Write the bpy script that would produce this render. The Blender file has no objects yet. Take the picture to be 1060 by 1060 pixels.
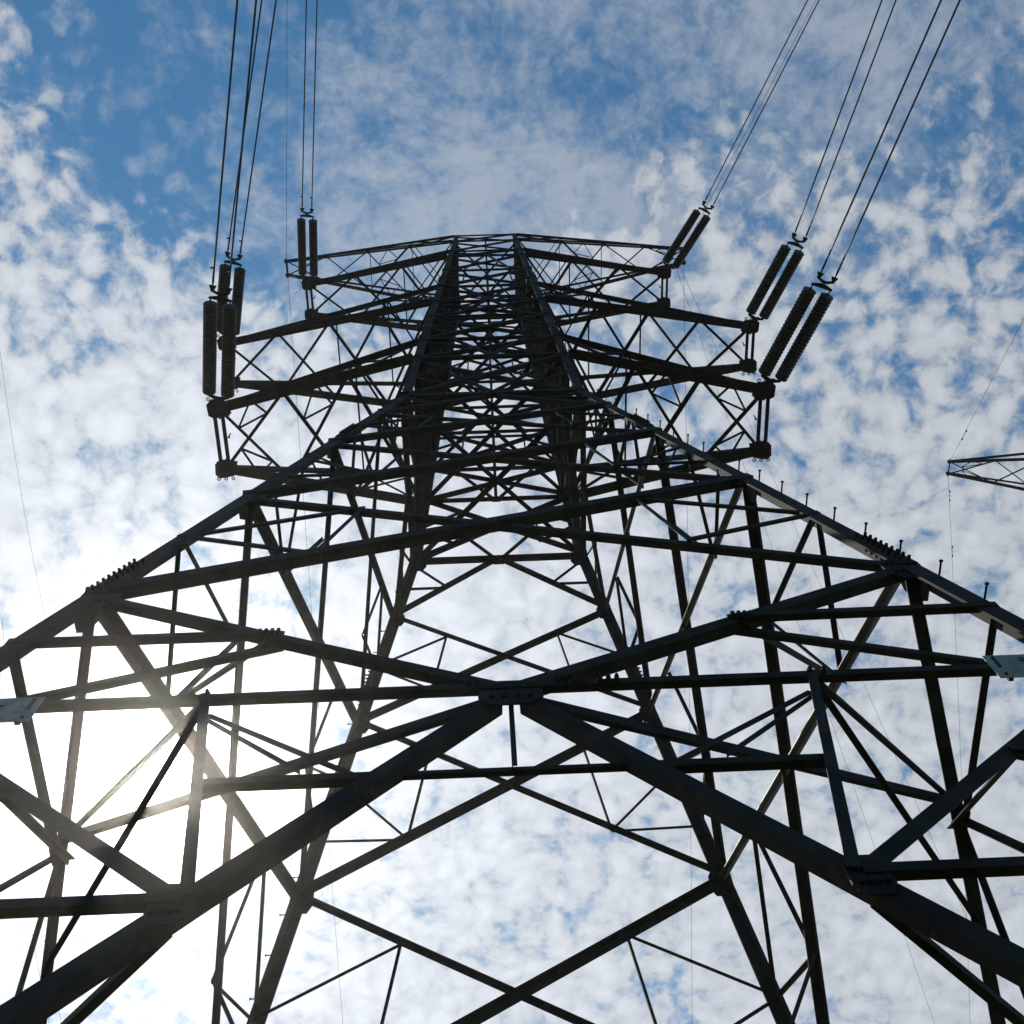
import bpy, bmesh, math, random
from mathutils import Vector, Matrix
random.seed(7)
SC = bpy.context.scene
COL = SC.collection
U = 10.0            # metres per survey unit
EYE = 1.6           # eye height above the ground
def W(p): return Vector((p[0]*U, p[1]*U, p[2]*U+EYE))

# ------------------------------------------------------------------ materials
def new_mat(name):
    m = bpy.data.materials.new(name); m.use_nodes = True
    nt = m.node_tree; nt.nodes.clear()
    out = nt.nodes.new('ShaderNodeOutputMaterial'); b = nt.nodes.new('ShaderNodeBsdfPrincipled')
    nt.links.new(b.outputs[0], out.inputs[0])
    return m, nt, b
def noisy(name, c1, c2, scale, rough=.6, metal=0., bump=0., c3=None, s3=40):
    m, nt, b = new_mat(name)
    tc = nt.nodes.new('ShaderNodeTexCoord')
    n = nt.nodes.new('ShaderNodeTexNoise'); n.inputs['Scale'].default_value = scale; n.inputs['Detail'].default_value = 6
    nt.links.new(tc.outputs['Object'], n.inputs['Vector'])
    r = nt.nodes.new('ShaderNodeValToRGB'); r.color_ramp.elements[0].position = .35; r.color_ramp.elements[1].position = .68
    r.color_ramp.elements[0].color = (*c1, 1); r.color_ramp.elements[1].color = (*c2, 1)
    nt.links.new(n.outputs['Fac'], r.inputs[0])
    col = r.outputs[0]
    if c3:
        n2 = nt.nodes.new('ShaderNodeTexNoise'); n2.inputs['Scale'].default_value = s3; n2.inputs['Detail'].default_value = 4
        nt.links.new(tc.outputs['Object'], n2.inputs['Vector'])
        r2 = nt.nodes.new('ShaderNodeValToRGB'); r2.color_ramp.elements[0].position = .6; r2.color_ramp.elements[1].position = .75
        nt.links.new(n2.outputs['Fac'], r2.inputs[0])
        mx = nt.nodes.new('ShaderNodeMixRGB'); mx.inputs[2].default_value = (*c3, 1)
        nt.links.new(r2.outputs[0], mx.inputs[0]); nt.links.new(col, mx.inputs[1]); col = mx.outputs[0]
    nt.links.new(col, b.inputs['Base Color'])
    b.inputs['Roughness'].default_value = rough; b.inputs['Metallic'].default_value = metal
    if bump:
        bp = nt.nodes.new('ShaderNodeBump'); bp.inputs['Strength'].default_value = bump; bp.inputs['Distance'].default_value = .02
        nt.links.new(n.outputs['Fac'], bp.inputs['Height']); nt.links.new(bp.outputs[0], b.inputs['Normal'])
    b.inputs['Specular IOR Level'].default_value = .18
    return m
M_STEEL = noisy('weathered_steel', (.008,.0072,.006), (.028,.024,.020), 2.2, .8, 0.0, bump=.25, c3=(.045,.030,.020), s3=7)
M_STEEL_SUNLIT = noisy('sunlit_steel', (.07,.066,.06), (.15,.14,.12), 2.0, .55, 0.0, c3=(.09,.075,.06), s3=6)  # paler copy of the tower steel, with sunlight put into its colour
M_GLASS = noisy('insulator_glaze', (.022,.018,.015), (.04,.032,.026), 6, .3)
M_WIRE = noisy('aluminium_wire', (.05,.05,.052), (.08,.08,.082), 30, .55, .3)
M_CONC = noisy('footing_concrete', (.28,.27,.25), (.38,.37,.34), 4, .9, bump=.4)
M_GRASS_GROUND = noisy('grassy_soil', (.035,.045,.02), (.07,.08,.035), .6, .95, bump=.6, c3=(.09,.075,.05), s3=1.7)
M_SIGN = noisy('sign_enamel', (.17,.17,.165), (.30,.295,.28), 7, .6, c3=(.14,.12,.10), s3=11)
M_INK = noisy('sign_ink', (.02,.02,.025), (.05,.05,.055), 12, .7)
M_BLADE = noisy('grass_blade', (.05,.08,.02), (.09,.12,.035), 3, .9)

# ------------------------------------------------------------------ mesh helpers
def link(name, verts, faces, mat, parent=None, smooth=False):
    me = bpy.data.meshes.new(name); me.from_pydata([tuple(v) for v in verts], [], faces)
    me.materials.append(mat)
    bm = bmesh.new(); bm.from_mesh(me); bmesh.ops.recalc_face_normals(bm, faces=bm.faces); bm.to_mesh(me); bm.free()
    if smooth:
        for f in me.polygons: f.use_smooth = True
    o = bpy.data.objects.new(name, me); COL.objects.link(o)
    if parent is not None: o.parent = parent
    return o
class MB:
    def __init__(s): s.v = []; s.f = []
    def add(s, vs, fs):
        k = len(s.v); s.v += [Vector(v) for v in vs]; s.f += [tuple(i+k for i in f) for f in fs]; return s
    def prism(s, poly, d):                      # poly: list of points, d: extrusion vector
        n = len(poly); vs = [Vector(p) for p in poly]+[Vector(p)+d for p in poly]
        fs = [tuple(range(n)), tuple(range(2*n-1, n-1, -1))]+[(i, (i+1) % n, n+(i+1) % n, n+i) for i in range(n)]
        return s.add(vs, fs)
    def frame(s, p, q, n):
        d = (q-p).normalized(); e1 = (n-d*n.dot(d))
        if e1.length < 1e-4: e1 = d.orthogonal()
        e1.normalize(); e2 = d.cross(e1); return d, e1, e2
    def angle(s, p, q, w, n, flip=1, off=0., ext=0., t=None):
        """steel angle: one flange in the face (normal n), the other turned inward"""
        d, e1, e2 = s.frame(p, q, n); t = t or max(.010, w*.11)
        p = p-d*ext+e1*off; q = q+d*ext+e1*off; e2 = e2*flip
        a = [(-w/2, 0), (w/2, 0), (w/2, -w), (w/2-t, -w), (w/2-t, -t), (-w/2, -t)]
        return s.prism([p+e2*x+e1*y for x, y in a], q-p)
    def double(s, p, q, w, n, off=0., ext=0., gap=.02):
        """two angles back to back: a T with a deep web"""
        d, e1, e2 = s.frame(p, q, n); t = max(.012, w*.12)
        p = p-d*ext+e1*off; q = q+d*ext+e1*off
        for sg in (1, -1):
            a = [(gap/2, 0), (w, 0), (w, -t), (gap/2+t, -t), (gap/2+t, -w), (gap/2, -w)]
            s.prism([p+e2*x*sg+e1*y for x, y in a], q-p)
        return s
    def bar(s, p, q, w, n=None, h=None):
        d, e1, e2 = s.frame(p, q, n or Vector((0, 0, 1))); h = h or w
        return s.prism([p+e2*x*w/2+e1*y*h/2 for x, y in ((-1, -1), (1, -1), (1, 1), (-1, 1))], q-p)
    def rod(s, p, q, r, k=8, r2=None):
        d = (q-p).normalized(); a = d.orthogonal().normalized(); b = d.cross(a); r2 = r if r2 is None else r2
        vs = [p+(a*math.cos(6.28318*i/k)+b*math.sin(6.28318*i/k))*r for i in range(k)]
        vs += [q+(a*math.cos(6.28318*i/k)+b*math.sin(6.28318*i/k))*r2 for i in range(k)]
        return s.add(vs, [tuple(range(k)), tuple(range(2*k-1, k-1, -1))]+[(i, (i+1) % k, k+(i+1) % k, k+i) for i in range(k)])
    def lathe(s, p, d, prof, k=14):
        d = d.normalized(); a = d.orthogonal().normalized(); b = d.cross(a); vs = []; fs = []
        for h, r in prof:
            vs += [p+d*h+(a*math.cos(2*math.pi*i/k)+b*math.sin(2*math.pi*i/k))*r for i in range(k)]
        m = len(prof)
        for j in range(m-1):
            fs += [(j*k+i, j*k+(i+1) % k, (j+1)*k+(i+1) % k, (j+1)*k+i) for i in range(k)]
        fs += [tuple(range(k)), tuple(range(m*k-1, (m-1)*k-1, -1))]
        return s.add(vs, fs)
    def build(s, name, mat, parent=None, smooth=False): return link(name, s.v, s.f, mat, parent, smooth)
def empty(name, loc=(0, 0, 0)):
    o = bpy.data.objects.new(name, None); o.location = loc; o.empty_display_size = .5; COL.objects.link(o); return o
def tag(o, label=None, cat=None, group=None, kind=None):
    if label: o['label'] = label
    if cat: o['category'] = cat
    if group: o['group'] = group
    if kind: o['kind'] = kind
    return o

# ------------------------------------------------------------------ the tower's geometry (survey units)
S, H, ZK, AK, ZT, AT = .1476, 4.2815, 2.6975, .2337, 6.04, .166
Z1, Z2, Z3, Z4, Z5 = 2.449, 2.067, 1.604, 1.119, .8035
ZJ, ZF = .512, -.16
def half(z): return S*(H-z) if z <= ZK else AK+(AT-AK)*(z-ZK)/(ZT-ZK)
FACES = ('near', 'far', 'left', 'right')
def FP(face, u, z):
    a = half(z)
    return {'near': (u, -a, z), 'far': (u, a, z), 'left': (-a, u, z), 'right': (a, u, z)}[face]
def FN(face):
    return Vector({'near': (0, -1, 0), 'far': (0, 1, 0), 'left': (-1, 0, 0), 'right': (1, 0, 0)}[face])

def F_NF(face): return face in ('near', 'far')
def build_tower(detail=True):
    """returns a list of (part name, MB, importance, sub-parts)"""
    P = {}
    def put(kind, mb, pos): P.setdefault(kind, []).append((mb, pos))
    def mem(kind, face, a, b, w, flip=1, off=0., dbl=False, ext=0.):
        p, q = W(FP(face, *a)), W(FP(face, *b)); n = FN(face); mb = MB()
        if dbl: mb.double(p, q, w, n, off, ext)
        else: mb.angle(p, q, w, n, flip, off, ext)
        put(kind, mb, (p+q)/2)
    def gus(face, c, hw, hz, off=.0, rot=0):
        cu, cz = c; a = hw; b = hz
        pts = [(-a, -b*.45), (-a*.5, -b), (a*.5, -b), (a, -b*.45), (a, b*.45), (a*.5, b), (-a*.5, b), (-a, b*.45)]
        n = FN(face); o = n*(off*1.0)
        poly = [W(FP(face, cu+x/U, cz+y/U))+o for x, y in pts]
        mb = MB().prism(poly, -n*.018)
        # bolt heads on the plate
        for x in (-.6, -.2, .2, .6):
            for y in (-.45, .45):
                c0 = W(FP(face, cu+x*a/U, cz+y*b/U))+o
                mb.rod(c0-n*(.045 if F_NF(face) else .025), c0+n*(.03 if F_NF(face) else .012), .022, 6)
        put('gusset_plate', mb, W(FP(face, cu, cz)))
    for F in FACES:
        def both(kind, a, b, w, **k):
            for sg in (-1, 1):
                kk = dict(k); kk['flip'] = sg*k.get('flip', 1)
                mem(kind, F, (a[0]*sg, a[1]), (b[0]*sg, b[1]), w, **kk)
        h = half
        # --- bottom: inverted V from the middle of the lowest horizontal to the footings
        both('main_diagonal', (.012, Z5-.015), (h(ZF+.02)-.004, ZF+.02), .132, off=-.02)
        mem('horizontal_beam', F, (-h(Z5), Z5), (h(Z5), Z5), .078, off=.035)
        both('brace', (h(Z5), Z5), (.203, ZJ+.004), .12, off=-.02)
        both('horizontal_beam', (.2, ZJ), (h(ZJ), ZJ), .078, off=.03)
        both('strut', (.257, Z5+.004), (.194, ZJ-.002), .085, off=.05, flip=-1)
        both('strut', (.094, .667), (.226, .667), .075, off=-.05)
        mem('horizontal_beam', F, (-.165, .676), (.165, .676), .048, off=-.10)
        mem('strut', F, (0, Z5-.0), (0, .676), .042, off=-.06)
        both('strut', (.257, Z5), (.10, .667), .052, off=-.14)
        both('strut', (.262, Z5), (.165, .70), .045, off=-.16)
        both('strut', (h(.658), .658), (.357, .658), .07, off=.02)
        both('strut', (h(ZJ), ZJ), (.357, .658), .07, off=-.02)
        zz = .20
        xx = (Z5-zz)/(Z5-ZF)*h(ZF)
        both('strut', (xx, zz), (h(zz), zz), .08, off=.02)
        both('strut', (xx, zz), (h(ZJ), ZJ), .08, off=-.02)
        # --- the K above it
        for sg, ww in (((-1, .105), (1, .135)) if F in ('near', 'far') else ((-1, .15), (1, .11)) if F == 'right' else ((-1, .09), (1, .09))):
            mem('brace', F, (.01*sg, Z5+.012), (h(Z4)*sg, Z4), ww, flip=sg, off=-.02)
        R = (.2335, .962)
        both('strut', R, (h(.965), .965), .08, off=.02)
        both('brace', (R[0]-.012, R[1]+.002), (h(Z5), Z5), .072, off=-.12)
        if F in ('left', 'right'):
            both('strut', R, (.30, Z5), .07, off=-.04)
            both('strut', R, (.12, Z5), .06, off=-.04)
            both('strut', (.30, Z5), (.357, .658), .07, off=-.04)
        # --- three X panels; the heavier bar of each pair leans the same way on three sides
        fl = -1 if F == 'right' else 1
        for i, (zb, zt, w, w2) in enumerate(((Z4, Z3, .16, .10), (Z3, Z2, .148, .092), (Z2, Z1, .125, .078))):
            hb, ht = h(zb), h(zt)
            mem('brace', F, (-hb*fl, zb), (ht*fl, zt), w, off=.03, flip=1)
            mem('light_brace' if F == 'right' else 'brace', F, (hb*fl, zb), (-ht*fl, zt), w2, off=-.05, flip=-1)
            tc = hb/(hb+ht); zc = zb+(zt-zb)*tc
            zm = (zb+zt)/2; hm = h(zm)
            def arm_lo(t): return (hb*(1-t), zb+(zc-zb)*t)
            def arm_hi(t): return (ht*(1-t), zt+(zc-zt)*t)
            L, Uu = arm_lo(.5), arm_hi(.5)
            both('strut', L, Uu, .06, off=.0)
            if i == 1:
                both('strut', (h(1.735), 1.735), L, .055, off=.01)
                both('strut', (h(1.90), 1.90), L, .055, off=-.01)
            else:
                both('strut', (hm, zm), L, .065, off=.01)
                both('strut', (hm, zm), Uu, .065, off=-.01)
        # --- K under the waist
        both('brace', (.01, ZK-.01), (h(Z1), Z1), .11, off=-.02)
        zm = (ZK+Z1)/2
        both('strut', (.136, zm), (h(zm), zm), .055, off=.01)
        both('strut', (.136, zm), (h(ZK), ZK-.01), .05, off=-.01)
        mem('horizontal_beam', F, (-h(ZK), ZK), (h(ZK), ZK), .15, off=.03)
        # --- body above the waist
        lev = [(ZK, 3.12), (3.12, 3.38), (3.38, 3.75), (3.75, 4.04), (4.04, 4.38), (4.38, 4.80), (4.80, 5.243), (5.243, 5.42), (5.42, 5.80), (5.80, 6.04)]
        for i, (zb, zt) in enumerate(lev):
            hb, ht = h(zb), h(zt); w = (.12-.005*i) if F in ('near', 'far') else (.22-.008*i)
            mem('brace', F, (-hb, zb), (ht, zt), w*1.15, off=.03, flip=1)
            mem('brace', F, (hb, zb), (-ht, zt), w, off=-.05, flip=-1)
            mem('horizontal_beam', F, (-ht, zt), (ht, zt), (.11-.004*i) if F in ('near', 'far') else (.20-.006*i), off=.02)
            tc = hb/(hb+ht); zc = zb+(zt-zb)*tc
            L, Uu = (hb/2, (zb+zc)/2), (ht/2, (zt+zc)/2)
            if i in (0, 2, 5) or F in ('left', 'right'):
                zm = (zb+zt)/2
                both('strut', L, (h(zm), zm), .07, off=.01)
                both('strut', Uu, (h(zm), zm), .07, off=-.01)
                both('strut', L, Uu, .06, off=0)
            if i == 0:
                both('strut', (0, ZK), (.115, ZK+.21), .07, off=.06)
            if i == 2:
                mem('strut', F, (-h(3.70), 3.70), (h(3.70), 3.70), .08, off=.02)
        mem('strut', F, (0, 3.12), (0, 4.6), .10, off=-.09)
        mem('strut', F, (0, 4.6), (0, 6.04), .08, off=-.09)
        both('strut', (0, 3.12), (.125, 3.38), .075, off=.06)
        both('strut', (0, 4.04), (.12, 3.75), .075, off=.06)
        both('strut', (0, 4.04), (.12, 4.38), .075, off=.06)
        both('strut', (0, 5.243), (.1, 4.8), .07, off=.06)
        for zz in (3.12, 3.38, 4.04, 4.38, 5.243): gus(F, (0, zz), .2, .2, -.02)
        # --- gusset plates
        gus(F, (0, Z5-.010), .27, .24, .012)
        gus(F, (0, ZK-.005), .26, .15, .005)
        for sg in (-1, 1):
            gus(F, (sg*.203, ZJ-.004), .13, .20, .012)
            gus(F, (sg*R[0], R[1]), .15, .06, .01)
            for zz, k in ((Z5, 1.), (Z4, 1.2), (Z3, 1.1), (Z2, 1.0), (Z1, 1.0), (ZK, 1.3), (3.12, 1.), (3.38, .9), (4.04, .9), (4.38, .8), (5.243, .8), (5.42, .7)):
                gus(F, (sg*(h(zz)-.016*k), zz-.01), .15*k, .27*k, -.035)
    # --- horizontal cross frames inside the tower
    up = Vector((0, 0, 1))
    for zz, w in ((Z5, .13), (ZK, .12), (3.12, .12), (3.38, .10), (4.04, .11), (4.38, .10), (5.243, .10), (5.80, .09)):
        a = half(zz)
        if zz == Z5:
            prs = [((0, -a), (a, 0)), ((a, 0), (0, a)), ((0, a), (-a, 0)), ((-a, 0), (0, -a))]
            prs = []
        else: prs = [((-a, -a), (a, a)), ((a, -a), (-a, a))]
        for k, (p, q) in enumerate(prs):
            put('strut', MB().angle(W((*p, zz-.004-.006*k)), W((*q, zz-.004-.006*k)), w, up), W((0, 0, zz)))
    # hip bars tying the near and far faces to the side faces
    for sx in (-1, 1):
        for sy in (-1, 1):
            a5 = half(Z5); RS = (sx*.4855, sy*.238, .984)
            for kind, p, q, w in (('brace', (sx*.02, sy*(a5-.012), Z5-.004), RS, .125),
                                  ('strut', (sx*.259, sy*(a5-.003), Z5+.001), RS, .065),
                                  ('brace', (sx*.258, sy*(a5-.003), Z5-.002), (sx*.489, sy*.146, .905), .065),
                                  ('brace', (sx*.205, sy*(half(ZJ)-.012), ZJ-.012), (sx*(half(ZJ)-.006), sy*.2, ZJ-.004), .085),
                                  ('strut', (sx*.2335, sy*(half(.962)-.006), .957), (sx*(half(1.25)-.003), sy*.2335, 1.25), .075)):
                put(kind, MB().angle(W(p), W(q), w, up, sx), (W(p)+W(q))/2)
    # --- legs
    for sx in (-1, 1):
        for sy in (-1, 1):
            for lo, hi, w in ((ZF-.02, ZK, .225), (ZK, ZT+.01, .25)):
                mb = MB()
                a, b = half(max(lo, ZF)) if lo < ZK else AK, half(hi)
                p = W((sx*half(lo) if lo < ZK else sx*AK, sy*(half(lo) if lo < ZK else AK), lo)); q = W((sx*b, sy*b, hi))
                t = .032; ex = Vector((-sx, 0, 0)); ey = Vector((0, -sy, 0))
                mb.prism([p, p+ex*w, p+ex*w+ey*t, p+ex*t+ey*t, p+ex*t+ey*w, p+ey*w], q-p)
                P.setdefault('leg', []).append((mb, p, sx, sy, lo, p, q, w))
    return P

TOWER = empty('transmission_tower', (0, 0, 0))
tag(TOWER, 'tall dark steel lattice transmission tower seen from its foot, filling the photo', 'pylon', 'lattice transmission towers')
PARTS = build_tower()
cam_pos = Vector((-.00885*U, -U, EYE))
for kind, lst in PARTS.items():
    if kind == 'leg': continue
    lst.sort(key=lambda t: (t[1]-cam_pos).length)
    for mb, pos in lst[:100]: mb.build('brace' if kind == 'light_brace' else kind, M_STEEL_SUNLIT if kind == 'light_brace' else M_STEEL, TOWER)  # thin right-face bars take the steel coloured as if sunlit
    if len(lst) > 100:
        big = MB()
        for mb, pos in lst[100:]: big.add(mb.v, mb.f)
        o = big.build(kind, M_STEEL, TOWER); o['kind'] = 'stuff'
# legs: one object each, both stretches together, with splice bolts and step bolts as sub-parts
legs = {}
for mb, pos, sx, sy, lo, p, q, w in PARTS['leg']:
    L = legs.setdefault((sx, sy), dict(mb=MB(), runs=[])); L['mb'].add(mb.v, mb.f); L['runs'].append((p, q, w))
for (sx, sy), L in legs.items():
    sp = L['mb']
    for p, q, w in L['runs']:
        for t0 in (.452, .80) if p.z < 5 else (.2, .55):
            d = (q-p).normalized()
            c0 = p+(q-p)*t0
            for k in range(9):
                c1 = c0+d*(k*.13)
                for ax, ay in ((Vector((-sx, 0, 0)), Vector((0, sy, 0))), (Vector((0, -sy, 0)), Vector((sx, 0, 0)))):
                    for off in (.06, .16):
                        b = c1+ax*off; sp.rod(b-ay*.05, b+ay*.085, .020, 6)
            # splice plates
            for ax, ay in ((Vector((-sx, 0, 0)), Vector((0, sy, 0))), (Vector((0, -sy, 0)), Vector((sx, 0, 0)))):
                a0 = c0-d*.1; sp.prism([a0+ay*.004, a0+ay*.004+ax*w*.96, a0+ay*.022+ax*w*.96, a0+ay*.022], d*1.25)
    lo = L['mb'].build('leg', M_STEEL, TOWER)
    if (sx, sy) in ((1, -1), (-1, 1)):
        protos = {}
        for p, q, w in L['runs']:
            d = (q-p).normalized(); n = int((q-p).length/.85)
            for k in range(3, n):
                c1 = p+d*k*.85; ax = 0; out = Vector((0, sy, 0)) if sy < 0 else Vector((sx, 0, 0))
                if ax not in protos:
                    st = MB(); st.rod(Vector((0, 0, 0)), out*.17, .012, 6); st.rod(out*.16, out*.18, .022, 6)
                    o = st.build('step_bolt', M_STEEL, lo); protos[ax] = o
                else:
                    o = protos[ax].copy(); COL.objects.link(o); o.parent = lo
                o.location = c1
    # concrete footing stub
    f0 = W((sx*half(ZF), sy*half(ZF), ZF))
    fb = MB(); fb.lathe(Vector((f0.x, f0.y, -.4)), Vector((0, 0, 1)), [(0, .55), (.62, .55), (.66, .51)], 20)
    fb.build('footing', M_CONC, TOWER)
# bolt row on the lowest near horizontal
bp_ = None
for x in (.040, .047, .055, .062, .076, .083, .090, -.035, -.028, .254, .266, -.254, -.266):
    c0 = W((x, -half(Z5)-.0035, Z5))
    if bp_ is None:
        b_ = MB(); b_.rod(Vector((0, .07, 0)), Vector((0, -.045, 0)), .022, 6); b_.rod(Vector((0, -.045, 0)), Vector((0, -.07, 0)), .022, 6, .010)
        bp_ = b_.build('bolt', M_STEEL, TOWER); o = bp_
    else:
        o = bp_.copy(); COL.objects.link(o); o.parent = TOWER
    o.location = c0
# ------------------------------------------------------------------ crossarms
ARMS = [  # reach, half tip width, tip z, root lower z, root upper z, stations, chord width
    ('low', .8053, .0937, 3.12, 3.12, 3.36, 3, .22),
    ('middle', .9784, .0759, 4.04, 4.04, 4.38, 4, .21),
    ('upper', .8465, .0714, 5.243, 5.243, 5.42, 3, .20),
    ('peak', 1.1024, .0378, 6.17, 5.80, 6.03, 4, .14)]
def build_arm(sx, arm, parent):
    nm, L, wt, zt, zl, zu, n, cw = arm
    root = empty('crossarm'); root.parent = parent
    al, au = half(zl), half(zu)
    def lowp(sy, t):
        a = al+(wt-al)*t; x = al+(L-al)*t
        return W((sx*x, sy*a, zl+(zt-zl)*t))
    def upp(sy, t):
        a = au+(wt-au)*t; x = au+(L-au)*t
        return W((sx*x, sy*a, zu+(zt+.012-zu)*t))
    up = Vector((0, 0, 1))
    for sy in (-1, 1):
        MB().double(lowp(sy, 0), lowp(sy, .995), cw*.70, Vector((0, 0, -1)), off=0).build('chord', M_STEEL, root)
        MB().angle(upp(sy, 0), upp(sy, .985), cw*.85, up, sx*sy).build('chord', M_STEEL, root)
        # splice plate near the tip and knuckle plates
        a, b = lowp(sy, .80), lowp(sy, .96)
        MB().angle(a-up*.02, b-up*.02, cw*1.15, Vector((0, 0, -1)), sx*sy).build('splice_plate', M_STEEL, root)
        # side lacing between lower and upper chord
        for k in range(n):
            t0, t1 = k/n, (k+1)/n
            lw = .07
            if k == 0:
                MB().angle(lowp(sy, t0), upp(sy, t1), lw, Vector((0, sy, 0)), 1, .02).build('lacing_bar', M_STEEL, root)
                MB().angle(lowp(sy, t1), upp(sy, t0), lw, Vector((0, sy, 0)), -1, -.02).build('lacing_bar', M_STEEL, root)
    bw = .095 if nm != 'peak' else .062
    # plan bracing: crossing bars between the two lower chords, the outermost with light stiffeners
    for k in range(n):
        t0, t1 = k/n, (k+1)/n
        A, B, C_, D = lowp(-1, t0), lowp(1, t1), lowp(1, t0), lowp(-1, t1)
        MB().angle(A-up*.03, B-up*.03, bw, up, 1).build('lacing_bar', M_STEEL, root)
        MB().angle(C_+up*.03, D+up*.03, bw*(1.25 if k < 2 and nm != 'peak' else 1), up, -1).build('lacing_bar', M_STEEL, root)
        if nm == 'low' and k >= n-2 or nm == 'peak' and k in (1, 3):
            for s1, tt in ((-1, .27), (1, .73)):
                m = lowp(s1, (t0+t1)/2); X, Y = A.lerp(B, tt), D.lerp(C_, tt)
                for v1, v2 in ((m, X), (m, Y), (X, Y)):
                    MB().bar(v1, v2, .055 if nm == 'low' else .04).build('lacing_bar', M_STEEL, root)
        # one light bar per inner bay between the upper chords
        if k < n-2:
            A2, B2 = (upp(-1, t0), upp(1, t1)) if k % 2 else (upp(1, t0), upp(-1, t1))
            MB().angle(A2, B2, bw*.65, up, 1).build('lacing_bar', M_STEEL, root)
            MB().angle(upp(-1, t1), upp(1, t1), bw*.6, up, 1, .02).build('lacing_bar', M_STEEL, root)
        # knuckle gussets under lower chords
        for sy in (-1, 1):
            if 0 < k:
                c0 = lowp(sy, t0); g = .23 if nm != 'peak' else .12
                MB().prism([c0+Vector((-g, -g*.45, -.03)), c0+Vector((g, -g*.45, -.03)), c0+Vector((g*.6, g*.6, -.03)), c0+Vector((-g*.6, g*.6, -.03))] if sy < 0 else
                           [c0+Vector((-g, g*.45, -.03)), c0+Vector((g, g*.45, -.03)), c0+Vector((g*.6, -g*.6, -.03)), c0+Vector((-g*.6, -g*.6, -.03))], up*.02).build('gusset_plate', M_STEEL, root)
    # tip: two plates boxes and the pair of tie bars between them
    tb = .27 if nm != 'peak' else .11
    for sy in (-1, 1):
        c0 = lowp(sy, 1.0)
        mb = MB()
        for dz in (-.10, .09):
            if nm == 'peak': dz *= .5
            mb.prism([c0+Vector((sx*x*tb, sy*y*tb, dz)) for x, y in ((-1.3, -.7), (.5, -1.0), (1.05, -.7), (1.15, .55), (.7, 1.0), (-.9, .75))], up*.02)
        mb.prism([c0+Vector((sx*x*tb, sy*y*tb, -.12)) for x, y in ((-.2, -1.05), (.0, -1.05), (.0, .9), (-.2, .9))], up*.24)
        for x in (-.5, .15, .8):
            mb.rod(c0+Vector((sx*x*tb, 0, -.16)), c0+Vector((sx*x*tb, 0, .16)), .03, 6)
        # ring lugs on the outer face of the far plate
        for x in (-.7, .1, .9):
            if nm == 'peak' and x != .1: continue
            cc = c0+Vector((sx*x*tb, sy*(tb*1.02+.03), -.03))
            for a in range(10):
                a0, a1 = a*.628, (a+1)*.628; r_ = .045 if nm != 'peak' else .035
                mb.rod(cc+Vector((math.cos(a0)*r_, math.sin(a0)*r_, 0)), cc+Vector((math.cos(a1)*r_, math.sin(a1)*r_, 0)), .017, 5)
        mb.build('tip_bracket', M_STEEL, root)
    for x in ((0.42, -.42) if nm != 'peak' else (0.,)):
        p, q = lowp(-1, 1)+Vector((sx*x*tb, 0, 0)), lowp(1, 1)+Vector((sx*x*tb, 0, 0))
        MB().angle(p, q, .095 if nm != 'peak' else .10, up, sx).build('tie_bar', M_STEEL, root)
    if nm != 'peak':
        # small hook left on the inner tie bar
        m = (lowp(-1, 1)+lowp(1, 1))/2+Vector((-sx*.42*tb, -.05, 0))
        hk = MB(); hk.rod(m, m+Vector((-sx*.13, .02, -.02)), .014, 6); hk.rod(m+Vector((-sx*.09, 0, -.02)), m+Vector((-sx*.17, -.14, -.02)), .03, 6, .012)
        hk.build('hook', M_STEEL, root)
    return root
def stretch(root):
    return root
for arm in ARMS:
    for sx in (-1, 1): build_arm(sx, arm, TOWER)

# ------------------------------------------------------------------ insulator strings and conductors
def vdir(az_vec): return Vector(az_vec).normalized()
PH = {  # tip (units), string direction, string length to the yoke, wire direction
 'bl': ((-.8053, -.0937, 3.12), (.195, -.941, -.276), 3.50, (.248, -.942, -.225)),
 'ml': ((-.9784, -.0759, 4.04), (.244, -.930, -.276), 3.21, (.284, -.932, -.225)),
 'tl': ((-.8465, -.0714, 5.243), (.113, -.955, -.276), 3.30, (.146, -.963, -.225)),
 'br': ((.8053, -.0937, 3.12), (.332, -.902, -.276), 3.44, (.268, -.937, -.225)),
 'mr': ((.9784, -.0759, 4.04), (.351, -.895, -.276), 3.37, (.230, -.947, -.225)),
 'tr': ((.8465, -.0714, 5.243), (.459, -.845, -.276), 3.40, (.390, -.893, -.225))}
LEV = {'b': 'lowest', 'm': 'middle', 't': 'uppermost'}
SIDE = {'l': 'left', 'r': 'right'}
def wire(name, P, d, length, r, label, cat, group, sag=.0012, piece=1.5):
    d = Vector(d).normalized(); pts = []; n = int(length/piece)
    hd = Vector((d.x, d.y, 0)).normalized(); sl = d.z/math.hypot(d.x, d.y)
    for i in range(n+1):
        s = i*piece; pts.append(P+hd*s+Vector((0, 0, sl*s+sag*s*s)))
    k = 6; vs = []; fs = []
    side = hd.cross(Vector((0, 0, 1)))
    for i, p in enumerate(pts):
        t = (pts[min(i+1, n)]-pts[max(i-1, 0)]).normalized(); b = side.cross(t)
        vs += [p+(side*math.cos(2*math.pi*j/k)+b*math.sin(2*math.pi*j/k))*r for j in range(k)]
    for i in range(n): fs += [(i*k+j, i*k+(j+1) % k, (i+1)*k+(j+1) % k, (i+1)*k+j) for j in range(k)]
    fs += [tuple(range(k)), tuple(range((n+1)*k-1, n*k-1, -1))]
    o = link(name, vs, fs, M_WIRE, None, True)
    return tag(o, label, cat, group)
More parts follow.
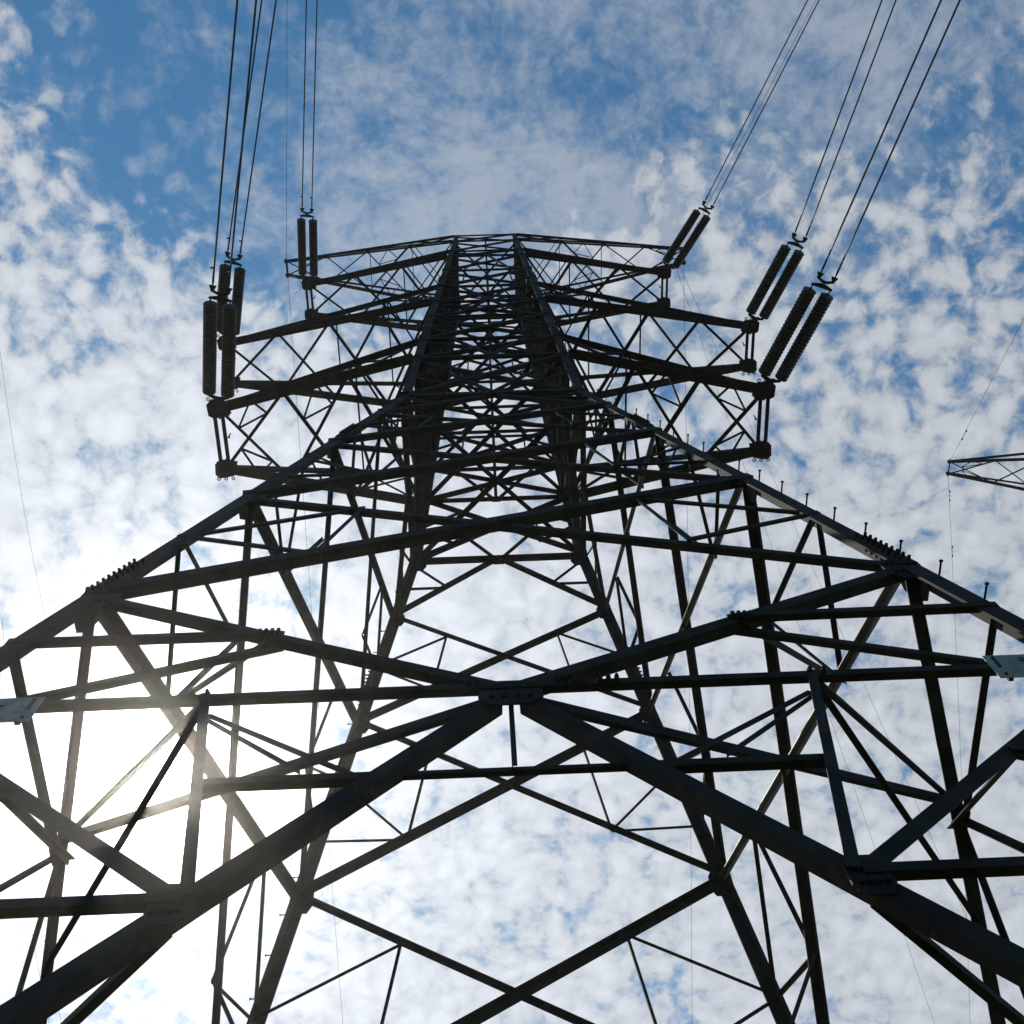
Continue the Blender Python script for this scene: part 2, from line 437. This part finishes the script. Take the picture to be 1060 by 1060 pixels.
for key, (tip, sd, ln, wd) in PH.items():
    d = Vector(sd).normalized(); tipw = W(tip)+d*.1
    side = d.cross(Vector((0, 0, 1))).normalized()      # horizontal, across the line
    upn = side.cross(d)
    root = empty('insulator_set', tipw)
    lev, sdn = LEV[key[0]], SIDE[key[1]]
    tag(root, 'pair of dark ribbed insulator strings pulling from the %s %s crossarm tip' % (lev, sdn), 'insulators', 'paired insulator strings')
    def L(v): return v-tipw
    sp = .265; a0 = .42; a1 = ln-.10
    # shackle and tip yoke
    mb = MB(); mb.rod(L(tipw-d*.12), L(tipw+d*.10), .03, 8); mb.rod(L(tipw+d*.1-upn*.05), L(tipw+d*.1+upn*.05), .045, 8); mb.rod(L(tipw+d*.08), L(tipw+d*.24), .022, 8)
    mb.build('shackle', M_STEEL, root)
    c = tipw+d*.22
    yk = MB().prism([L(c-upn*.012+v) for v in (-d*.04-side*.05, -d*.04+side*.05, side*(sp+.05)+d*.08, side*(sp+.05)+d*.15, d*.10, -side*(sp+.05)+d*.15, -side*(sp+.05)+d*.08)], upn*.024)
    yk.build('yoke_plate', M_STEEL, root)
    for s in (-1, 1):
        b = tipw+side*sp*s
        prof = [(0, .02), (.05, .02)]
        nd = 26; step = (a1-a0-.06)/nd
        for i in range(nd):
            h = .06+i*step
            prof += [(h, .160), (h+.012, .190), (h+step*.5, .197), (h+step*.7, .188), (h+step*.85, .160)]
        prof += [(a1-a0-.0, .04), (a1-a0+.06, .02)]
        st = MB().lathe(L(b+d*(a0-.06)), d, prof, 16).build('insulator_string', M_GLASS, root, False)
        pins = MB(); pins.rod(L(b+d*(.33)), L(b+d*(a0-.02)), .022, 8); pins.rod(L(b+d*(a1-.02)), L(b+d*(a1+.12)), .022, 8)
        pins.build('end_fitting', M_STEEL, st)
    c = tipw+d*(a1+.12)
    MB().prism([L(c-upn*.012+v) for v in (side*(sp+.05), side*(sp+.05)-d*.06, -side*(sp+.05)-d*.06, -side*(sp+.05), -side*.07+d*.07, side*.07+d*.07)], upn*.024).build('yoke_plate', M_STEEL, root)
    c2 = c+d*.12; wsp = .215
    MB().rod(L(c), L(c2), .022, 8).build('link', M_STEEL, root)
    MB().prism([L(c2-upn*.012+v) for v in (-side*.06-d*.03, side*.06-d*.03, side*(wsp+.05)+d*.06, side*(wsp+.05)+d*.13, side*.04+d*.05, -side*.04+d*.05, -side*(wsp+.05)+d*.13, -side*(wsp+.05)+d*.06)], upn*.024).build('yoke_plate', M_STEEL, root)
    w = Vector(wd).normalized()
    for s in (-1, 1):
        cw = c2+side*wsp*s+d*.12
        cl = MB(); cl.rod(L(cw-d*.02), L(cw+w*.20), .022, 8); cl.prism([L(cw+v) for v in (-side*.10+w*.10, side*.10+w*.10, side*.05-w*.02, -side*.05-w*.02)], upn*.05)
        cl.rod(L(cw+w*.2), L(cw+w*.85), .032, 8, .022)
        cl.rod(L(cw+w*.62), L(cw+w*.70-upn*.16+side*.05), .03, 6, .03)
        cl.build('dead_end_clamp', M_STEEL, root)
        nm = {(-1): 'outer' if key[1] == 'l' else 'inner', 1: 'inner' if key[1] == 'l' else 'outer'}[s if True else s]
        # side vector points towards -x when looking along the line
        lr = 'left' if side.x*s < 0 else 'right'
        wire('conductor', cw+w*.8, w, 96, .026, '%s of the two black conductors running up from the %s %s insulator strings' % (lr, lev, sdn), 'conductor', 'conductors overhead')
# earth wires towards the camera side
for key, tip, dd in (('l', (-1.1024, -.0378, 6.17), (.130, -.976, -.174)), ('r', (1.1024, -.0378, 6.17), (.418, -.892, -.174))):
    wire('earth_wire', W(tip), dd, 110, .010, 'thin earth wire rising from the near tip of the %s peak arm' % SIDE[key], 'earth wire', 'thin earth wires', .0004)

# ------------------------------------------------------------------ camera (solved from the tower's own geometry)
R_ = Vector((0.99918823, 0.02613803, -0.03065436)); U_ = Vector((0.0356904, -0.92727204, 0.37268318)); D_ = Vector((0.01868372, 0.37347471, 0.92745219))
FPX, PPX, PPY = 1135.39, 532.0, 526.78
def pray(x, y): return (R_*((x-PPX)/FPX)-U_*((y-PPY)/FPX)+D_).normalized()
def at_z(x, y, z):
    r = pray(x, y); return cam_pos+r*((z-cam_pos.z)/r.z)
def long_wire(p, q, r, sag, label, over=.0):
    pts = []; n = 40; vs = []; fs = []; k = 6
    for i in range(n+1):
        t = i/n; v = p.lerp(q, t); v.z -= sag*4*t*(1-t); pts.append(v)
    for i, v in enumerate(pts):
        t = (pts[min(i+1, n)]-pts[max(i-1, 0)]).normalized(); a = t.orthogonal().normalized(); a = t.cross(Vector((0, 0, 1))).normalized(); b = a.cross(t)
        vs += [v+(a*math.cos(2*math.pi*j/k)+b*math.sin(2*math.pi*j/k))*r for j in range(k)]
    for i in range(n): fs += [(i*k+j, i*k+(j+1) % k, (i+1)*k+(j+1) % k, (i+1)*k+j) for j in range(k)]
    fs += [tuple(range(k)), tuple(range((n+1)*k-1, n*k-1, -1))]
    return tag(link('earth_wire', vs, fs, M_WIRE, None, True), label, 'earth wire', 'thin earth wires')
# wires leaving on the far side
pl = W((-1.1024, .0378, 6.17)); pr = W((1.1024, .0378, 6.17))
def beyond(P, px, py, dist):
    """end point: follows the sight line plane P-(px,py), level at dist metres from P"""
    r = pray(px, py); n = (P-cam_pos).cross(r); hd = n.cross(Vector((0, 0, 1))).normalized()
    if hd.y < 0: hd = -hd
    # direction in plane n, descending 12 degrees
    best = None
    for k in range(-900, 901):
        a = math.radians(k*.1); d = Vector((math.sin(a)*.978, math.cos(a)*.978, -.208))
        v = abs(d.dot(n))/n.length
        if best is None or v < best[0]: best = (v, d)
    return P+best[1]*dist
long_wire(pl, beyond(pl, 365, 1060, 150), .010, 4, 'thin earth wire falling from the far tip of the left peak arm')
long_wire(pr, beyond(pr, 706, 1060, 150), .010, 4, 'thin earth wire falling straight down the photo from the right peak arm tip')
a = at_z(712, 290, 58); long_wire(pr+Vector((-.3, 0, -.1)), beyond(pr, 800, 485, 150), .009, 2, 'thin slanting wire leaving the right peak arm, the upper of the pair')
long_wire(pr+Vector((-.5, .1, -.1)), beyond(pr, 775, 475, 140), .009, 2, 'thin slanting wire leaving the right peak arm, the lower of the pair')
long_wire(at_z(-4, 330, 70), at_z(75, 760, 62), .010, 1, 'faint thin wire crossing bare cloud at the far left edge')
long_wire(at_z(-6, 620, 50), at_z(62, 1110, 45), .010, 1, 'faint thin wire low in the left corner behind the braces, the left one')
long_wire(at_z(2, 640, 50), at_z(76, 1110, 45), .010, 1, 'faint thin wire low in the left corner behind the braces, the right one')

# ------------------------------------------------------------------ the neighbouring tower (only one arm tip shows)
T2 = Vector((3.857*U, 1.317*U, 0))
NB = empty('transmission_tower', T2)
tag(NB, 'neighbouring lattice tower of which only one crossarm tip enters at the right edge', 'pylon', 'lattice transmission towers')
lg = {}
for kind, lst in PARTS.items():
    if kind in ('gusset_plate',): continue
    if kind == 'leg':
        for t in lst:
            lg.setdefault((t[2], t[3]), MB()).add(t[0].v, t[0].f)
        continue
    big = MB()
    for mb, pos in lst: big.add(mb.v, mb.f)
    o = big.build(kind, M_STEEL, NB); o['kind'] = 'stuff'
for m_ in lg.values(): m_.build('leg', M_STEEL, NB)
for o in list(TOWER.children):
    if o.name.startswith('crossarm'):
        c = o.copy(); COL.objects.link(c); c.parent = NB
        for g in o.children:
            e = g.copy(); COL.objects.link(e); e.parent = c
    if o.name.startswith('footing'):
        c = o.copy(); COL.objects.link(c); c.parent = NB
nt_ = W((-1.1024, -.0378, 6.17))+T2
wire('earth_wire', nt_, (.2575, -.9505, -.1736), 110, .011, 'thin earth wire with a damper rising from the neighbouring arm tip at right edge', 'earth wire', 'thin earth wires', .0004)
nf = W((-1.1024, .0378, 6.17))+T2
long_wire(nf, beyond(nf, 986, 1060, 150), .010, 4, 'thin earth wire dropping from the neighbouring arm tip at right edge')
# vibration dampers on that wire and on ours
def damper(P, d, label):
    d = Vector(d).normalized(); r = empty('vibration_damper', P); tag(r, label, 'damper', 'vibration dampers')
    up = Vector((0, 0, 1))
    MB().rod(-up*.01, -up*.10, .02, 6).build('clamp', M_STEEL, r)
    MB().rod(-up*.10-d*.22, -up*.10+d*.22, .008, 6).build('messenger_cable', M_STEEL, r)
    for s in (-1, 1): MB().rod(-up*.10+d*.22*s, -up*.10+d*.34*s, .045, 8, .035).build('weight', M_STEEL, r)
dn = Vector((.2575, -.9505, -.1736)).normalized()
damper(nt_+dn*1.9, dn, 'small damper hanging on the wire above the neighbouring arm tip')
df = (beyond(nf, 986, 1060, 150)-nf).normalized()
damper(nf+df*1.3+Vector((0, 0, -.14)), df, 'upper small damper on the wire below the neighbouring arm tip')
damper(nf+df*4.6+Vector((0, 0, -.48)), df, 'lower small damper on the wire below the neighbouring arm tip')
# loose loop of wire below the left peak arm
lp = MB(); c0 = pl+Vector((.28, .25, -.3)); pr_ = None
for i in range(25):
    t = i/24*math.pi*1.25; v = c0+Vector((math.sin(t)*.45, math.cos(t)*.5+.2, -.3*math.sin(t/2)))
    if pr_: lp.rod(pr_, v, .011, 5)
    pr_ = v
lo_ = lp.build('wire_loop', M_WIRE); tag(lo_, 'thin loose wire loop hanging under the left peak arm tip', 'wire loop')

# ------------------------------------------------------------------ warning plates on the near face
def sign2(tc, bc, sx, label):
    yp = -half(Z5)*U-.17
    def onp(x, y):
        r = pray(x, y); return cam_pos+r*((yp-cam_pos.y)/r.y)
    t, b = onp(*tc), onp(*bc)
    ht = max(.35, t.z-b.z); wd = .86
    c = Vector((t.x+sx*wd/2, yp, (t.z+b.z)/2))
    root = empty('warning_sign', c); tag(root, label, 'sign', 'warning signs bolted to the near legs')
    x0 = -wd/2; n = Vector((0, -1, 0))
    def pl(x0, x1, z0, z1, y, th=.006):
        return [Vector((x0, y, z0)), Vector((x1, y, z0)), Vector((x1, y, z1)), Vector((x0, y, z1))]
    MB().prism(pl(-wd/2, wd/2, -ht/2, ht/2, 0), Vector((0, -.006, 0))).build('plate', M_SIGN, root)
    ink = MB(); rnd = random.Random(3 if sx < 0 else 5)
    # two worn, unreadable painted characters and a small slot mark by the inner edge
    for gx in (.02, .26):
        for k in range(7):
            a = rnd.uniform(0, math.pi); l_ = rnd.uniform(.03, .065)
            cx, cz = sx*(gx-.08)+rnd.uniform(-.06, .06), .05+rnd.uniform(-.07, .07)
            dx, dz = math.cos(a)*l_, math.sin(a)*l_; wx, wz = -math.sin(a)*.009, math.cos(a)*.009
            ink.prism([Vector((cx-dx-wx, -.0075-.0004*k, cz-dz-wz)), Vector((cx+dx-wx, -.0075-.0004*k, cz+dz-wz)), Vector((cx+dx+wx, -.0075-.0004*k, cz+dz+wz)), Vector((cx-dx+wx, -.0075-.0004*k, cz-dz+wz))], Vector((0, -.001, 0)))
    ex = -sx*(wd/2-.075)
    ink.prism([Vector((ex-.018, -.0075, -.02)), Vector((ex+.018, -.0075, -.02)), Vector((ex+.018, -.0075, .12)), Vector((ex-.018, -.0075, .12))], Vector((0, -.001, 0)))
    ink.build('painted_marks', M_INK, root)
    br = MB()
    for x in (-.36, .36):
        for z_ in (-ht/2+.05, ht/2-.05): br.rod(Vector((x, .01, z_)), Vector((x, -.02, z_)), .014, 6)
    for x in (-.25, .25):
        br.bar(Vector((x, .0, 0)), Vector((x, .13, 0)), .04)
    br.build('mounting_bracket', M_STEEL, root)
sign2((47, 722), (28, 747), -1, 'pale grey warning plate with worn marks, on the near face at the left edge')
sign2((1016, 679.5), (1040, 702), 1, 'pale grey warning plate with worn marks, on the near face at the right edge')

# ------------------------------------------------------------------ ground
gm = MB(); n = 48; ext = 600
vs = []; fs = []
for j in range(n+1):
    for i in range(n+1):
        def g(t): s = t*2-1; return math.copysign(abs(s)**3, s)*ext
        x, y = g(i/n), g(j/n); d = math.hypot(x, y)
        vs.append((x, y, -.0 + (math.sin(x*.013)*math.cos(y*.017)*1.5 if d > 60 else 0)-(.6 if d > 60 else 0)*0))
for j in range(n):
    for i in range(n): fs.append((j*(n+1)+i, j*(n+1)+i+1, (j+1)*(n+1)+i+1, (j+1)*(n+1)+i))
gr = link('ground', vs, fs, M_GRASS_GROUND); gr['kind'] = 'structure'

# ------------------------------------------------------------------ air: thin forward-scattering haze
hz = MB(); hz.bar(Vector((0, 0, -1.5-1.)), Vector((0, 0, 86.)), 1300)
mh = bpy.data.materials.new('thin_haze'); mh.use_nodes = True; mh.node_tree.nodes.clear()
ho = mh.node_tree.nodes.new('ShaderNodeOutputMaterial'); hv = mh.node_tree.nodes.new('ShaderNodeVolumePrincipled')
hv.inputs['Color'].default_value = (1., .98, .95, 1); hv.inputs['Density'].default_value = 3.4e-4; hv.inputs['Anisotropy'].default_value = .95
mh.node_tree.links.new(hv.outputs[0], ho.inputs['Volume'])
hob = hz.build('haze', mh); hob['kind'] = 'stuff'
SC.cycles.volume_bounces = 0

# ------------------------------------------------------------------ sky, sun, camera
sun_dir = Vector((-.28796, .5460, .78674)).normalized()
elev = math.asin(sun_dir.z); az = math.atan2(sun_dir.x, sun_dir.y)
world = bpy.data.worlds.new('World'); SC.world = world; world.use_nodes = True
nt = world.node_tree; nt.nodes.clear(); N = nt.nodes.new; Lk = nt.links.new
out = N('ShaderNodeOutputWorld'); bg = N('ShaderNodeBackground'); Lk(bg.outputs[0], out.inputs[0])
bg.inputs['Strength'].default_value = .10
sky = N('ShaderNodeTexSky'); sky.sky_type = 'NISHITA'; sky.sun_disc = False
sky.sun_elevation = elev; sky.sun_rotation = az
sky.altitude = 300; sky.air_density = 1.0; sky.dust_density = .25; sky.ozone_density = 3.0
tc = N('ShaderNodeTexCoord')
def math_(op, a, b=None, clamp=False):
    m = N('ShaderNodeMath'); m.operation = op; m.use_clamp = clamp
    for k, v in enumerate((a, b)):
        if v is None: continue
        if isinstance(v, (int, float)): m.inputs[k].default_value = v
        else: Lk(v, m.inputs[k])
    return m.outputs[0]
def mapr(v, a, b, c=0., d=1., smooth=True):
    m = N('ShaderNodeMapRange'); m.interpolation_type = 'SMOOTHSTEP' if smooth else 'LINEAR'
    Lk(v, m.inputs[0]); m.inputs[1].default_value = a; m.inputs[2].default_value = b; m.inputs[3].default_value = c; m.inputs[4].default_value = d
    return m.outputs[0]
sep = N('ShaderNodeSeparateXYZ'); Lk(tc.outputs['Generated'], sep.inputs[0])
zz = math_('ADD', math_('MAXIMUM', sep.outputs[2], 0.), .22)
ux, uy = math_('DIVIDE', sep.outputs[0], zz), math_('DIVIDE', sep.outputs[1], zz)
uv = N('ShaderNodeCombineXYZ'); Lk(ux, uv.inputs[0]); Lk(uy, uv.inputs[1])
def noise(vec, scale, detail=5, rough=.55, off=0., dist=0.):
    n_ = N('ShaderNodeTexNoise'); n_.inputs['Scale'].default_value = scale; n_.inputs['Detail'].default_value = detail
    n_.inputs['Roughness'].default_value = rough; n_.inputs['Distortion'].default_value = dist
    va = N('ShaderNodeVectorMath'); va.operation = 'ADD'; va.inputs[1].default_value = (off, off*.7, off*.3)
    Lk(vec, va.inputs[0]); Lk(va.outputs[0], n_.inputs['Vector']); return n_
# slight warp so the cloud cells do not line up
wp = noise(uv.outputs[0], 14, 3, .5, 3.1)
ws = N('ShaderNodeVectorMath'); ws.operation = 'SCALE'; ws.inputs['Scale'].default_value = .035; Lk(wp.outputs['Color'], ws.inputs[0])
wu = N('ShaderNodeVectorMath'); wu.operation = 'ADD'; Lk(uv.outputs[0], wu.inputs[0]); Lk(ws.outputs[0], wu.inputs[1])
cell = noise(wu.outputs[0], 37, 6, .60, 1.7, 0.).outputs['Fac']
fine = noise(wu.outputs[0], 110, 5, .62, 5.2, 0.).outputs['Fac']
vor = N('ShaderNodeTexVoronoi'); vor.feature = 'SMOOTH_F1'; vor.inputs['Scale'].default_value = 50; vor.inputs['Smoothness'].default_value = .55
Lk(wu.outputs[0], vor.inputs['Vector'])
puff = math_('SUBTRACT', 1.0, mapr(vor.outputs['Distance'], .1, .72))
mid = noise(uv.outputs[0], 8, 5, .58, 7.7, 0.).outputs['Fac']
big = noise(uv.outputs[0], 3.2, 3, .5, 11.3, 0.).outputs['Fac']
# cover grows from the zenith down towards the sun's side of the sky
cov = math_('ADD', math_('MULTIPLY', sep.outputs[1], 1.15), math_('MULTIPLY', sep.outputs[0], -.24))
cov = math_('ADD', cov, math_('MULTIPLY', math_('SUBTRACT', big, .5), .70))
cl_ = N('ShaderNodeVectorMath'); cl_.operation = 'DOT_PRODUCT'; cl_.inputs[1].default_value = pray(335, 105)
Lk(tc.outputs['Generated'], cl_.inputs[0])
cov = math_('SUBTRACT', cov, mapr(cl_.outputs['Value'], .965, .998, 0., .34))
cov = mapr(cov, -.22, .46, .0, 1.)
dens = math_('ADD', math_('MULTIPLY', cell, 1.0), math_('MULTIPLY', puff, .30))
dens = math_('ADD', dens, math_('MULTIPLY', math_('SUBTRACT', fine, .5), .55))
dens = math_('ADD', dens, math_('MULTIPLY', math_('SUBTRACT', mid, .5), .60))
dens = math_('ADD', dens, math_('MULTIPLY', cov, .48))
alpha = math_('MULTIPLY', mapr(dens, .60, 1.05), mapr(cov, .0, .38, .22, 1.))
vl = noise(uv.outputs[0], 4.2, 9, .66, 23.0, .6).outputs['Fac']
vd = N('ShaderNodeVectorMath'); vd.operation = 'DOT_PRODUCT'; vd.inputs[1].default_value = pray(640, 150)
Lk(tc.outputs['Generated'], vd.inputs[0])
vl = math_('ADD', vl, mapr(vd.outputs['Value'], .95, .995, -.02, .09))
vl = math_('ADD', vl, math_('MULTIPLY', math_('SUBTRACT', fine, .5), .30))
vl = math_('ADD', vl, math_('MULTIPLY', math_('SUBTRACT', cell, .5), .55))
veil = math_('MULTIPLY', mapr(vl, .40, .80), .66)
alpha = math_('MAXIMUM', alpha, veil)
# angle to the sun: brighter cloud and aureole
dp = N('ShaderNodeVectorMath'); dp.operation = 'DOT_PRODUCT'; dp.inputs[1].default_value = sun_dir
nrm = N('ShaderNodeVectorMath'); nrm.operation = 'NORMALIZE'; Lk(tc.outputs['Generated'], nrm.inputs[0]); Lk(nrm.outputs[0], dp.inputs[0])
cs = math_('MAXIMUM', dp.outputs['Value'], 0.)
g1 = math_('POWER', cs, 9.); g2 = math_('POWER', cs, 130.); g3 = math_('POWER', cs, 1100.)
lit = math_('ADD', math_('MULTIPLY', g1, 3.3), math_('MULTIPLY', g2, 6.0)); lit = math_('ADD', lit, 5.6)
thick = mapr(dens, .85, 1.45, .90, 1.14)
lit = math_('MULTIPLY', lit, thick)
cc = N('ShaderNodeCombineXYZ')
Lk(math_('MULTIPLY', lit, .90), cc.inputs[0]); Lk(math_('MULTIPLY', lit, .965), cc.inputs[1]); Lk(math_('MULTIPLY', lit, 1.06), cc.inputs[2])
mix = N('ShaderNodeMixRGB'); Lk(alpha, mix.inputs[0])
skm = N('ShaderNodeMixRGB'); skm.blend_type = 'MULTIPLY'; skm.inputs[0].default_value = 1.; skm.inputs[2].default_value = (.60, 1.16, 1.24, 1)
Lk(sky.outputs[0], skm.inputs[1]); Lk(skm.outputs[0], mix.inputs[1]); Lk(cc.outputs[0], mix.inputs[2])
gl = N('ShaderNodeCombineXYZ'); gv = math_('ADD', math_('MULTIPLY', g2, 3.0), math_('MULTIPLY', g3, 60.))
for k, c_ in enumerate((1., .98, .93)): Lk(math_('MULTIPLY', gv, c_), gl.inputs[k])
ad = N('ShaderNodeMixRGB'); ad.blend_type = 'ADD'; ad.inputs[0].default_value = 1.; Lk(mix.outputs[0], ad.inputs[1]); Lk(gl.outputs[0], ad.inputs[2])
Lk(ad.outputs[0], bg.inputs['Color'])
world.cycles.sampling_method = 'MANUAL'; world.cycles.sample_map_resolution = 1024

sl = bpy.data.lights.new('sun', 'SUN'); sl.energy = 5.0; sl.angle = math.radians(.53); sl.color = (1., .93, .82)
so = bpy.data.objects.new('sun', sl); COL.objects.link(so); so.rotation_euler = sun_dir.to_track_quat('Z', 'Y').to_euler()

cd = bpy.data.cameras.new('camera'); co = bpy.data.objects.new('camera', cd); COL.objects.link(co)
m = Matrix((R_, U_, -D_)).transposed().to_4x4(); m.translation = cam_pos; co.matrix_world = m
cd.sensor_width = 36; cd.lens = 36*FPX/1060; cd.shift_x = -(PPX-530)/1060; cd.shift_y = (PPY-530)/1060
cd.clip_start = .05; cd.clip_end = 6000
SC.camera = co
SC.view_settings.view_transform = 'Standard'; SC.view_settings.look = 'None'; SC.view_settings.exposure = 0; SC.view_settings.gamma = 1
SC.cycles.max_bounces = 4; SC.cycles.diffuse_bounces = 2; SC.cycles.use_denoising = True
